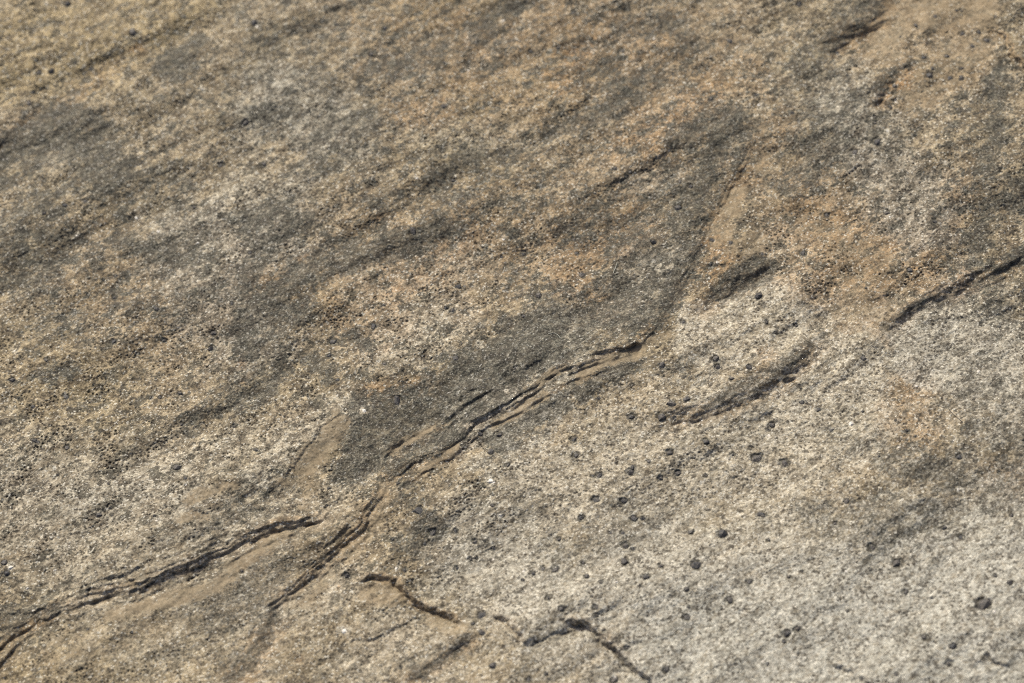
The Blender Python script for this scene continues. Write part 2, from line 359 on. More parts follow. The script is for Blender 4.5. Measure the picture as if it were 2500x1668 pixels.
for a in [
    (.8, 62, [(900, 790), (960, 760), (1030, 730)]), (.5, 70, [(850, 660), (960, 640), (1050, 600)]), (.8, 44, [(800, 940), (720, 990), (640, 1040), (590, 1090)]), (.5, 70, [(560, 1000), (460, 1060), (330, 1090)]),
    (.8, 62, [(1730, 720), (1800, 690), (1860, 720), (1790, 790)]), (.85, 70, [(1990, 800), (1930, 880), (1850, 960), (1760, 990)]), (.7, 80, [(1180, 1090), (1290, 1110), (1400, 1060), (1560, 1010), (1640, 940)]),
    (.7, 90, [(1300, 1180), (1480, 1130), (1650, 1080), (1820, 1080)]), (.6, 40, [(980, 320), (1100, 320), (1170, 310)]), (.7, 32, [(1470, 420), (1540, 410)]), (.6, 26, [(1490, 610), (1530, 600)]),
    (.5, 40, [(460, 500), (540, 450), (600, 420)]), (.5, 60, [(200, 1160), (330, 1110), (430, 1130)]), (.5, 50, [(830, 1530), (900, 1440), (1000, 1520)]), (.4, 40, [(560, 610), (620, 600)]),
    (.55, 26, [(380, 520), (400, 505)]), (.5, 40, [(630, 180), (560, 320)]), (.6, 90, [(1600, 1250), (1800, 1200)]), (.6, 160, [(2000, 1400), (2200, 1330), (1750, 1400), (1500, 1330), (1900, 1540), (2200, 1540)]),
    (.55, 40, [(820, 1080), (740, 1180), (560, 1130)]), (.5, 34, [(150, 340), (120, 360)]), (.4, 60, [(520, 1420), (330, 1500)]), (.5, 50, [(680, 1380), (600, 1430), (790, 1330)]), (.55, 40, [(2160, 800), (2060, 780), (2120, 740)]), (.5, 50, [(2290, 740), (2200, 780)]),
    (.4, 60, [(1780, 560), (1870, 640)]), (.6, 30, [(1560, 560), (1580, 590)]), (.5, 26, [(660, 440), (720, 410)]), (.45, 40, [(680, 560), (590, 560)]), (.45, 45, [(1250, 1290), (1100, 1300), (1000, 1340)]), (.6, 50, [(1180, 1380), (1300, 1340)]),
]:
    V_('pale', a[0] * .8, *a[1:])
for a in [
    (.85, 34, [(1345, 110), (1300, 130)]), (.6, 34, [(1325, 170), (1270, 190)]), (.55, 55, [(1480, 320), (1560, 270), (1620, 220)]), (.4, 80, [(1250, 60), (1380, 80), (1520, 110)]), (.5, 40, [(1060, 60), (1090, 90)]),
    (.55, 60, [(1310, 590), (1370, 560), (1450, 510)]), (.5, 40, [(1290, 640), (1390, 690)]), (.4, 90, [(1850, 520), (1950, 540), (2050, 580), (1900, 620)]), (.8, 24, [(2205, 640), (2215, 660)]),
    (.5, 34, [(1640, 560), (1660, 600), (1640, 620)]), (.5, 60, [(1080, 530), (1000, 590), (900, 640)]), (.35, 80, [(800, 690), (880, 720)]), (.4, 50, [(1500, 250), (1430, 330)]), (.4, 40, [(640, 640), (540, 640)]),
    (.4, 60, [(2200, 450), (2120, 620)]), (.4, 40, [(2300, 1080), (2340, 1120)]), (.35, 50, [(2100, 880), (2060, 960), (2110, 1000)]), (.4, 50, [(1180, 100), (1040, 180)]), (.45, 40, [(930, 260), (1010, 250)]),
    (.45, 30, [(1760, 870), (1720, 900)]), (.35, 60, [(1560, 180), (1700, 180)]), (.5, 26, [(860, 900), (1000, 880)]), (.35, 40, [(1200, 860), (1180, 900)]), (.3, 60, [(540, 750), (480, 700)]), (.35, 50, [(1700, 400), (1780, 300)]), (.3, 170, [(1000, 100), (1250, 140), (1550, 180)]), (.28, 150, [(1050, 560), (1350, 520), (1500, 330)]), (.25, 130, [(620, 640), (850, 560)]), (.25, 110, [(2130, 480), (1900, 420)]), (.2, 120, [(450, 720), (250, 640)]),
]:
    V_('ochre', min(1, a[0] * 1.35), *a[1:])
for a in [(600, 550, .95, 18, [(330, 215), (380, 205), (430, 190)]), (600, 550, .9, 30, [(905, 440), (980, 405)]), (1800, 0, .85, 55, [(920, 620), (1000, 540), (1060, 520)]), (600, 0, .95, 22, [(850, 1395)]),
          (0, 0, .8, 26, [(860, 325), (910, 310)]), (600, 0, .7, 36, [(1250, 1165)]), (0, 550, .8, 36, [(1540, 880)]), (0, 550, .7, 40, [(1575, 450)]), (1200, 1068, .9, 30, [(930, 1495)]), (600, 1068, .9, 28, [(355, 1420)]),
          (1800, 550, .7, 50, [(1060, 1080), (1130, 1060)]), (1800, 550, .5, 60, [(180, 830), (260, 930)]), (600, 550, .6, 60, [(1030, 320)]), (600, 0, .7, 30, [(1335, 725)]), (600, 0, .7, 30, [(970, 190)]),
          (600, 1068, .8, 14, [(590, 965)]), (600, 550, .6, 30, [(0, 1000), (10, 960)]), (1200, 1068, .5, 60, [(900, 1440), (740, 1300)]), (600, 550, .6, 30, [(1690, 960)]), (1200, 0, .6, 60, [(560, 450), (440, 480)])]:
    Z_(a[0], a[1], 'ochre', *a[2:])
for a in [(600, 550, 1, 85, [(590, 1270), (520, 1380), (400, 1520)]), (600, 1068, .9, 55, [(420, 60), (330, 200)]), (600, 1068, .85, 48, [(250, 280), (400, 300), (370, 430)]), (0, 1068, .9, 42, [(1200, 400), (1330, 340), (1480, 310)]),
          (0, 1068, .9, 32, [(1140, 540), (1220, 500), (1310, 505)]), (0, 1068, 1, 55, [(1800, 620), (1520, 800), (1360, 950), (1000, 1060), (700, 1130)]), (1200, 550, 1, 38, [(20, 1280), (200, 1150), (330, 1080)]), (1200, 550, .95, 28, [(300, 1010), (380, 940), (470, 910)]),
          (1200, 550, .9, 38, [(560, 990), (660, 890), (800, 850), (960, 800)]), (1200, 550, .8, 26, [(1010, 745), (1120, 700)]), (600, 550, .95, 32, [(930, 1450), (1040, 1370), (1200, 1290)]), (600, 550, .95, 36, [(1330, 1430), (1220, 1510), (1130, 1550)]),
          (600, 1068, .75, 50, [(890, 330), (860, 450), (780, 620), (650, 780)]), (600, 1068, .8, 50, [(560, 870), (460, 950), (380, 1050)]), (600, 1068, .9, 75, [(840, 950), (780, 1010), (960, 1000)]), (600, 1068, .95, 50, [(1190, 1160), (1290, 1200), (1400, 1230)]),
          (600, 1068, .7, 40, [(240, 620), (470, 560)]), (600, 1068, .6, 60, [(260, 1500), (400, 1400)]), (1800, 0, .65, 150, [(960, 250), (1000, 90), (1200, 60), (1400, 100), (1550, 60)]), (1800, 0, .5, 130, [(1300, 350), (1500, 330), (1150, 650)]),
          (1200, 0, .75, 80, [(1560, 1250), (1480, 1400), (1450, 1500)]), (1200, 550, .65, 80, [(1450, 60), (1550, 150), (1680, 100)]), (1200, 0, .5, 110, [(1700, 800), (1720, 1050)]), (1200, 0, .55, 60, [(720, 1110), (650, 1150)]),
          (0, 1068, .6, 150, [(500, 1350), (800, 1300), (1100, 1200)]), (0, 1068, .55, 80, [(1000, 780), (800, 870), (1150, 720)]), (0, 1068, .9, 30, [(20, 1380), (110, 1330)]), (1800, 550, .5, 160, [(500, 60), (900, 250), (700, 560), (900, 580)]),
          (600, 550, .6, 30, [(320, 840), (410, 790)]), (0, 550, .4, 120, [(700, 900), (500, 800), (250, 680)]), (1200, 550, .6, 50, [(740, 690), (850, 700)]), (1200, 0, .35, 200, [(1300, 80), (1600, 100)]), (0, 0, .35, 260, [(500, 200), (700, 120)]), (0, 1068, .7, 30, [(750, 920), (830, 930)])]:
    Z_(a[0], a[1], 'dust', *a[2:])
V_('dust', .42, 130, [(-60, 1300), (150, 1270), (420, 1210), (640, 1130)], .6, .8)
V_('dust', .5, 110, [(30, 1520), (300, 1450), (560, 1330), (760, 1210), (560, 1540)], .6, .8)
V_('dust', .4, 70, [(860, 1330), (820, 1460), (960, 1500)], .6, .8)
V_('yellow', .75, 120, [(-200, 160), (60, 110), (200, 100), (330, 20), (480, -120)], .35, .35)
V_('yellow', .9, 40, [(20, 200), (100, 130), (110, 30)])
V_('yellow', .35, 170, [(60, 1500), (260, 1480), (330, 1530)])
V_('yellow', .3, 130, [(200, 950), (80, 900)])
V_('yellow', .35, 100, [(1000, 380), (1260, 190)])
V_('yellow', .45, 60, [(1100, 15), (900, 20)])
V_('cool', 1., 230, [(2500, 1300), (2200, 1400), (1900, 1480), (1600, 1500), (2300, 1600)], .6, .5)
V_('cool', .6, 120, [(1500, 1300), (1300, 1420), (1100, 1250)], .6, .5)
V_('cool', .6, 90, [(1100, 960), (1280, 780)])
V_('cool', .6, 80, [(760, 290), (640, 230)])
V_('cool', .5, 110, [(2230, 740), (2330, 960)])
V_('cool', .6, 80, [(1930, 240), (2050, 420), (2120, 500)])
V_('cool', .45, 150, [(200, 1300), (60, 1130), (500, 1250)])
V_('cool', .5, 100, [(640, 520), (420, 590), (560, 760)])
V_('cool', .5, 60, [(1500, 620), (1440, 700)])
# coarse, clean-grained feldspar ground of the lower right
V_('grain', 1., 330, [(1500, 1350), (1900, 1300), (2300, 1350), (2300, 1600), (1300, 1500)], .5, .3)
V_('grain', .8, 150, [(1300, 1050), (1700, 900), (2000, 850), (2250, 900)], .5, .3)
V_('grain', .5, 150, [(600, 1450), (300, 1450), (900, 1500)], .5, .3)

M['ochre'] = np.maximum(M['ochre'], .42 * LB)
def sheet(kind, s_, pts, soft=5.0, add=False, brk=5.0):
    # a layer's own colour, or painted slope shade, ending at its broken edge
    sl = window(pts, 60)
    x, y = SU[sl], SV[sl]
    d, _, _ = seg_dist(list(pts) + [pts[0]], x, y)
    sd = np.where(inpoly(pts, x, y), d, -d) + brk * BR2[sl]
    m_ = s_ * sstep(-soft, soft, sd)
    M[kind][sl] = np.clip(M[kind][sl] + m_, 0, 1) if add else np.maximum(M[kind][sl], m_)
def inpoly(poly, x, y):
    r = np.zeros(x.shape, bool)
    n = len(poly)
    for k in range(n):
        (x0, y0), (x1, y1) = poly[k], poly[(k + 1) % n]
        if y0 == y1: continue
        r ^= ((y0 > y) != (y1 > y)) & (x < (x1 - x0) * (y - y0) / (y1 - y0) + x0)
    return r
PG = [(1665, 735), (1760, 738), (1830, 702), (1877, 680), (1930, 688), (1942, 707), (2014, 749), (2035, 785), (1985, 802), (1900, 850), (1850, 880), (1790, 905), (1700, 900), (1640, 850)]
PD = [(1823, 984), (1915, 922), (2022, 823), (2060, 797), (2118, 787), (2150, 814), (2183, 852), (2165, 900), (2170, 960), (2200, 1050), (2100, 1150), (1900, 1100), (1750, 1080)]
PR = [(2156, 816), (2294, 720), (2330, 735), (2500, 800), (2500, 980), (2240, 950), (2165, 900), (2183, 852)]
PF = [(1660, 700), (1686, 625), (1728, 550), (1797, 435), (1850, 380), (1960, 420), (2100, 560), (2300, 620), (2330, 700), (2160, 800), (2120, 784), (2030, 780), (2014, 749), (1942, 707), (1930, 688), (1877, 680), (1830, 700), (1760, 735)]
sheet('pale', .55, PG, 5); sheet('pale', .6, PD, 7); sheet('pale', .4, PR, 8); sheet('cool', .6, PR, 8); sheet('grain', .9, PG, 6); sheet('grain', .9, PD, 8)
sheet('ochre', .12, PF, 8, add=True); sheet('dust', .12, PF, 10, add=True)
sheet('dark', .8, [(1738, 735), (1765, 748), (1810, 718), (1890, 662), (1888, 635), (1850, 622), (1790, 655), (1740, 700)], 9)  # shaded underside of the tan lump, painted dark
sheet('dark', .62, [(1700, 1010), (1823, 979), (1915, 917), (1991, 852), (2037, 800), (2010, 798), (1950, 842), (1880, 888), (1800, 930), (1720, 975)], 12)  # shade of the long roll above its foot, put into the colour
sheet('dark', .6, [(2152, 818), (2200, 782), (2296, 718), (2288, 706), (2200, 752), (2150, 788)], 8)  # painted shade on the right-hand roll
sheet('dark', .8, [(850, 1005), (860, 962), (905, 966), (960, 945), (1040, 930), (1130, 880), (1180, 840), (1260, 800), (1340, 772), (1385, 800), (1361, 850), (1277, 900), (1212, 996), (1150, 1028), (1060, 1042), (1000, 1064), (940, 1100), (880, 1118), (832, 1140), (842, 1086), (855, 1047)], 8)
sheet('dark', .42, [(1652, 711), (1684, 619), (1722, 573), (1761, 494), (1795, 432), (1841, 337), (1822, 290), (1770, 270), (1690, 330), (1600, 470), (1560, 600), (1440, 760), (1400, 840), (1470, 850), (1579, 814)], 9, brk=9)
PH = [(2300, -400), (2171, 0), (2106, 72), (2075, 122), (2070, 168), (2140, 176), (2171, 197), (2140, 258), (2240, 290), (2400, 200), (2440, 120), (2437, 0), (2450, -400)]
sheet('dust', .2, PH, 8, add=True); sheet('ochre', .25, PH, 8, add=True)
sheet('dark', .55, [(1990, 130), (2040, 108), (2106, 66), (2171, -5), (2190, -60), (2110, -40), (2060, 40), (1980, 100)], 12)  # slope turned from the sun, its shade darkened into the colour
sheet('dark', .5, [(2130, 265), (2146, 226), (2171, 195), (2236, 159), (2215, 148), (2160, 170), (2125, 210)], 8)  # painted shade where the surface rolls down to the pitted tan layer

# ------------------------------------------------------------------ dark crystals (photo positions, radius)
Z = 700 / 1829.0
def zl(ox, oy, lst):
    return [(ox + a * Z, oy + b * Z, r * Z) for a, b, r in lst]
GR = []
GR += zl(1200, 550, [(1410, 95, 18), (1530, 115, 22), (1590, 160, 14), (1725, 185, 14), (1400, 250, 18), (1705, 455, 22), (1035, 110, 18), (545, 180, 14), (575, 320, 20), (300, 450, 26), (205, 580, 12), (150, 910, 14), (1225, 620, 16), (1085, 900, 22), (1440, 905, 18), (1430, 858, 28), (1640, 910, 18), (1530, 980, 15), (1240, 1110, 23), (1155, 1140, 26), (1090, 1225, 34), (890, 1225, 27), (1170, 1235, 12), (525, 1370, 24), (540, 1470, 26), (1790, 1275, 25), (1765, 1305, 18), (1370, 1385, 24), (1135, 1455, 24), (1540, 1465, 14), (1690, 1490, 34), (1005, 1505, 14), (900, 1545, 22), (105, 1530, 16), (50, 1340, 26), (685, 1105, 10), (710, 960, 10), (205, 185, 24), (65, 205, 12)])
GR += zl(1800, 550, [(140, 460, 20), (375, 640, 14), (800, 850, 16), (520, 1180, 16), (600, 1310, 16), (1080, 1310, 16), (800, 1190, 10), (405, 1040, 8), (415, 1130, 13), (300, 1520, 32), (1415, 1480, 22), (1675, 650, 8), (820, 400, 10), (1100, 290, 16), (420, 180, 22), (190, 620, 16), (1010, 1245, 8), (1135, 1345, 10)])
GR += zl(1200, 1068, [(890, 225, 26), (915, 185, 14), (1005, 155, 15), (1190, 230, 20), (1080, 260, 20), (1365, 245, 14), (685, 245, 25), (645, 245, 13), (665, 400, 27), (845, 405, 24), (575, 515, 24), (915, 520, 28), (965, 520, 18), (435, 650, 17), (15, 710, 18), (5, 435, 14), (380, 620, 8), (835, 610, 15), (755, 610, 12), (850, 690, 23), (905, 710, 15), (850, 795, 29), (1275, 605, 21), (1475, 620, 30), (1720, 495, 27), (1080, 820, 18), (1305, 815, 29), (330, 840, 20), (410, 845, 24), (268, 870, 17), (205, 910, 12), (585, 800, 13), (610, 890, 16), (700, 925, 16), (985, 895, 25), (945, 945, 10), (1245, 970, 18), (1645, 920, 22), (1520, 1045, 26), (365, 1025, 22), (445, 1100, 22), (640, 1015, 13), (670, 1085, 20), (675, 1135, 11), (1250, 1150, 22), (715, 1230, 15), (1260, 1085, 10), (860, 1345, 16), (1115, 1485, 22), (785, 1550, 24), (350, 1510, 14), (10, 1460, 20), (1770, 655, 13), (935, 315, 10)])
GR += zl(1800, 1068, [(625, 550, 18), (860, 705, 29), (1020, 800, 33), (1075, 990, 21), (1425, 640, 22), (1320, 580, 17), (385, 1225, 24), (320, 1255, 26), (300, 1305, 15), (1195, 1275, 27), (1375, 1335, 22), (1570, 1060, 44), (1535, 1085, 20), (1350, 1445, 24), (190, 1450, 15), (1240, 1025, 12), (1740, 925, 19), (1645, 885, 14), (415, 855, 12), (330, 890, 12), (640, 775, 8), (705, 1110, 11), (430, 1130, 12), (1015, 1515, 14), (700, 410, 18), (850, 850, 13), (905, 120, 12), (1750, 500, 15), (1670, 215, 12)])
GR += zl(600, 1068, [(65, 80, 16), (1565, 95, 22), (975, 295, 16), (1560, 435, 24), (1580, 370, 12), (1105, 465, 30), (1195, 610, 30), (1340, 600, 20), (1460, 670, 21), (1585, 705, 20), (1525, 665, 8), (1435, 775, 17), (1475, 770, 15), (1350, 835, 19), (1015, 850, 16), (650, 885, 26), (1505, 1135, 30), (1450, 1190, 15), (1510, 1250, 17), (1560, 1450, 24), (1805, 1545, 20), (990, 1475, 12), (940, 650, 16), (700, 1000, 6), (1140, 680, 13), (530, 325, 14)])
GR += zl(600, 550, [(1070, 40, 30), (560, 745, 28), (815, 645, 26), (530, 835, 18), (905, 605, 10), (1355, 390, 20), (1275, 530, 12), (1320, 545, 19), (1630, 205, 12), (1780, 185, 22), (1340, 850, 21), (960, 1120, 32), (1770, 580, 13), (885, 885, 14), (585, 985, 14), (820, 740, 9), (400, 1090, 8), (1435, 1305, 16), (1495, 1335, 20), (880, 510, 8), (1380, 755, 10)])
GR += zl(0, 550, [(740, 325, 13), (660, 350, 9), (730, 465, 17), (1045, 735, 18), (725, 745, 20), (1360, 690, 24), (1345, 790, 23), (450, 140, 14), (290, 860, 18), (425, 1095, 22), (210, 1160, 14), (1145, 1075, 20), (1020, 1100, 15), (960, 1100, 15), (1160, 1270, 17), (1495, 1285, 18), (1630, 1435, 15), (220, 1375, 17), (425, 1420, 19), (1150, 730, 8), (1000, 535, 18), (1595, 175, 14), (1480, 500, 16), (80, 990, 22)])
GR += zl(0, 1068, [(1125, 195, 28), (1185, 260, 14), (690, 295, 12), (370, 240, 10), (630, 500, 18), (715, 500, 12), (40, 870, 24), (30, 800, 20), (880, 835, 10), (560, 1225, 10), (845, 1245, 8), (240, 25, 16), (1545, 855, 14), (985, 500, 12)])
GR += zl(0, 0, [(430, 30, 20), (850, 215, 26), (580, 440, 18), (480, 400, 12), (1625, 150, 26), (1570, 785, 22), (1410, 1050, 20), (1685, 1050, 22), (1240, 1325, 18), (410, 1310, 17), (285, 1360, 13), (905, 770, 13), (185, 660, 18), (210, 590, 12), (330, 460, 20), (250, 465, 18), (590, 205, 10), (545, 1285, 20)])
GR += zl(600, 0, [(890, 185, 18), (1265, 400, 14), (800, 350, 15), (940, 885, 8), (1090, 1490, 28), (1320, 1155, 17), (10, 785, 14), (1265, 680, 18), (580, 155, 14)])
GR += zl(1200, 0, [(520, 85, 16), (250, 330, 16), (425, 305, 15), (830, 325, 22), (1400, 635, 18), (885, 1100, 15), (790, 1075, 11), (1270, 1190, 17), (1190, 1330, 22), (525, 1530, 17), (1520, 265, 17), (960, 1040, 8), (1200, 1160, 12)])
GR += zl(1800, 0, [(1430, 70, 14), (1398, 70, 10), (1260, 105, 17), (1140, 165, 21), (1435, 220, 21), (1590, 260, 24), (1500, 295, 17), (1195, 370, 22), (1335, 362, 15), (1040, 235, 11), (1208, 275, 8), (1225, 485, 23), (1355, 500, 17), (1430, 500, 16), (1430, 440, 13), (1245, 440, 13), (1645, 110, 11), (1705, 250, 10), (1005, 550, 13), (1010, 640, 14), (980, 690, 14), (875, 750, 13), (875, 785, 13), (895, 910, 32), (750, 970, 19), (700, 480, 12), (120, 605, 16), (395, 30, 18), (570, 1375, 18), (1430, 560, 13), (955, 1360, 20), (1260, 1415, 19), (1540, 205, 14), (1165, 1165, 8), (350, 720, 16)])
WHITE = []
WHITE += zl(0, 0, [(300, 25, 14), (890, 262, 18), (1040, 850, 15), (490, 1500, 16), (1640, 168, 12), (1010, 1475, 22), (870, 1390, 20), (1290, 570, 16)])
WHITE += zl(0, 550, [(90, 805, 20), (490, 65, 16), (1010, 40, 20), (1260, 115, 14), (180, 440, 12)])
WHITE += zl(0, 1068, [(65, 830, 24), (490, 385, 14), (350, 850, 16), (1000, 530, 16), (1180, 295, 16), (215, 1105, 14), (440, 690, 14), (170, 960, 16)])
WHITE += zl(1800, 550, [(1540, 935, 20), (1140, 1025, 22), (725, 1265, 24), (1030, 1415, 14), (570, 670, 18), (1450, 1180, 12), (810, 845, 8), (200, 1340, 24)])
WHITE += zl(1800, 1068, [(690, 855, 16), (1030, 65, 14), (1560, 310, 16), (1405, 335, 16), (1640, 1110, 18), (1400, 1375, 22), (1380, 20, 10), (160, 1430, 22)])
WHITE += zl(1200, 1068, [(205, 855, 14), (850, 730, 16), (785, 1525, 20), (1520, 610, 16), (790, 920, 18), (690, 600, 14), (600, 815, 10), (20, 290, 20)])
WHITE += zl(600, 1068, [(1560, 275, 28), (630, 1230, 30), (1620, 490, 22), (1580, 780, 20), (960, 840, 18), (1810, 380, 16)])
WHITE += zl(600, 550, [(750, 1180, 24), (740, 1025, 8), (1650, 1050, 16), (1490, 760, 22)])
WHITE += zl(1200, 550, [(1440, 235, 18), (1345, 1245, 10), (500, 440, 6), (1230, 1260, 16)])
WHITE += zl(1800, 0, [(615, 1245, 10), (1330, 1030, 20), (1230, 1030, 12), (960, 835, 18), (140, 670, 22), (970, 1380, 18), (200, 490, 18), (1040, 720, 16), (745, 985, 12), (1010, 650, 10)])  # one of these, just below a dark pit, stands for its sunlit side
WHITE += zl(1200, 0, [(840, 348, 14), (380, 805, 14), (1035, 245, 14), (75, 1530, 16), (255, 1400, 10)])
WHITE += zl(600, 0, [(1085, 1135, 20), (75, 175, 14), (1640, 130, 16), (1420, 450, 10)])

rg = random.Random(5)
keep = []
for x, y, r in GR:
    if all(math.hypot(x - a, y - b) > 0.6 * (r + c) for a, b, c in keep):
        keep.append((x, y, r))
GR = keep
for i, (x, y, r) in enumerate(GR):
    sl = window([(x, y)], r * 3 + 8)
    d = np.hypot((WU[sl] - U[sl]) * 0.45 + U[sl] - x, ((WV[sl] - V[sl]) * 0.45 + V[sl] - y) * 1.2)
    depth = r / 8.33 * 0.26
    H[sl] -= depth * (1 - sstep(r * 0.75, r * 1.45, d))
    H[sl] += 0.10 * np.exp(-((d - r * 1.7) / (r * 0.4)) ** 2)
    m = rg.uniform(.75, 1.0) * (1 - sstep(r * 0.8, r * 1.6, d + BR2[sl] * r * 0.6))
    M['dark'][sl] = np.maximum(M['dark'][sl], m)
for x, y, r in WHITE:
    sl = window([(x, y)], r * 3 + 8)
    d = np.hypot(WU[sl] - x, (WV[sl] - y) * 1.2)
    M['pale'][sl] = np.maximum(M['pale'][sl], .95 * (1 - sstep(r * 0.6, r * 1.8, d)))
    M['dark'][sl] *= sstep(r * 0.7, r * 1.7, d)

# ------------------------------------------------------------------ fine relief (millimetres)
M['dust'] *= .88
dust = np.clip(M['dust'] + 0.6 * BR2 * (M['dust'] > .1), 0, 1)
rough = 1 - 0.62 * sstep(0.25, 0.95, dust)
dk = np.clip(M['dark'], 0, 1)
g1 = fbm(LX / 1.15, LY / 0.8, 3, 101, 0.7)
g2 = perlin(LX / 0.55, LY / 0.36, 111)
w1, c1 = worley(LX / 1.3, LY / 0.85, 5)          # small pits where flakes weathered out
w2, c2 = worley(LX / 0.75, LY / 0.55, 9)          # grains
patch = sstep(-0.02, 0.40, fbm(LX / 10, LY / 7, 3, 131) + 0.1)
pit = (1 - sstep(0.06 + 0.12 * c1, 0.17 + 0.27 * c1, w1)) * (c1 > 0.30) * patch * (1 - 0.8 * dk) * (1 - 0.5 * M['grain'])
fine = 0.22 * g1 + 0.09 * g2 + 0.16 * (0.45 - w2) * (0.4 + c2) - 0.36 * pit
fine *= (1 - 0.15 * dk) * (1 - 0.3 * M['grain'])
ridges = 0.13 * fbm(LX / 4, LY / 2.5, 3, 151, 0.6)
H += (fine + ridges) * rough * (1 - 0.65 * LB)

# shell-thin overgrowth of dust: even out
w3, c3 = worley(LX / 1.05, LY / 0.8, 23)
patch3 = sstep(-0.12, 0.32, fbm(LX / 8, LY / 6, 3, 161) + 0.1)
speck = (1 - sstep(0.10 + 0.10 * c3, 0.24 + 0.22 * c3, w3)) * (c3 > 0.62) * patch3 * (1 - .85 * dk)
H -= 0.10 * speck * rough
speck_pit = np.clip(np.maximum(pit * 1.2, speck), 0, 1) * (1 - .7 * sstep(.4, .95, dust))  # mica specks, and the pits, which are coloured dark as well
grainv = c2

# ------------------------------------------------------------------ materials
def node(nt, t, **kw):
    n = nt.nodes.new(t)
    for k, v in kw.items():
        setattr(n, k, v)
    return n
def mat_new(name):
    m = bpy.data.materials.new(name)
    m.use_nodes = True
    nt = m.node_tree
    nt.nodes.clear()
    o = nt.nodes.new('ShaderNodeOutputMaterial')
    b = nt.nodes.new('ShaderNodeBsdfPrincipled')
    nt.links.new(b.outputs[0], o.inputs[0])
    return m, nt, b
def mixc(nt, fac, a, b, mode='MIX'):
    n = nt.nodes.new('ShaderNodeMix'); n.data_type = 'RGBA'; n.blend_type = mode
    for sock, v in ((n.inputs[0], fac), (n.inputs[6], a), (n.inputs[7], b)):
        if hasattr(v, 'links') or hasattr(v, 'is_linked'):
            nt.links.new(v, sock)
        elif isinstance(v, (int, float)):
            sock.default_value = v
        else:
            sock.default_value = (*v, 1)
    return n.outputs[2]
def mth(nt, op, a, b=None, c=None, clamp=False):
    n = nt.nodes.new('ShaderNodeMath'); n.operation = op; n.use_clamp = clamp
    for i, v in enumerate((a, b, c)):
        if v is None: continue
        if hasattr(v, 'is_linked'): nt.links.new(v, n.inputs[i])
        else: n.inputs[i].default_value = v
    return n.outputs[0]
def rng(nt, v, a, b, c=0.0, d=1.0):
    n = nt.nodes.new('ShaderNodeMapRange'); n.interpolation_type = 'SMOOTHSTEP'
    nt.links.new(v, n.inputs[0])
    for i, q in enumerate((a, b, c, d)): n.inputs[i + 1].default_value = q
    return n.outputs[0]

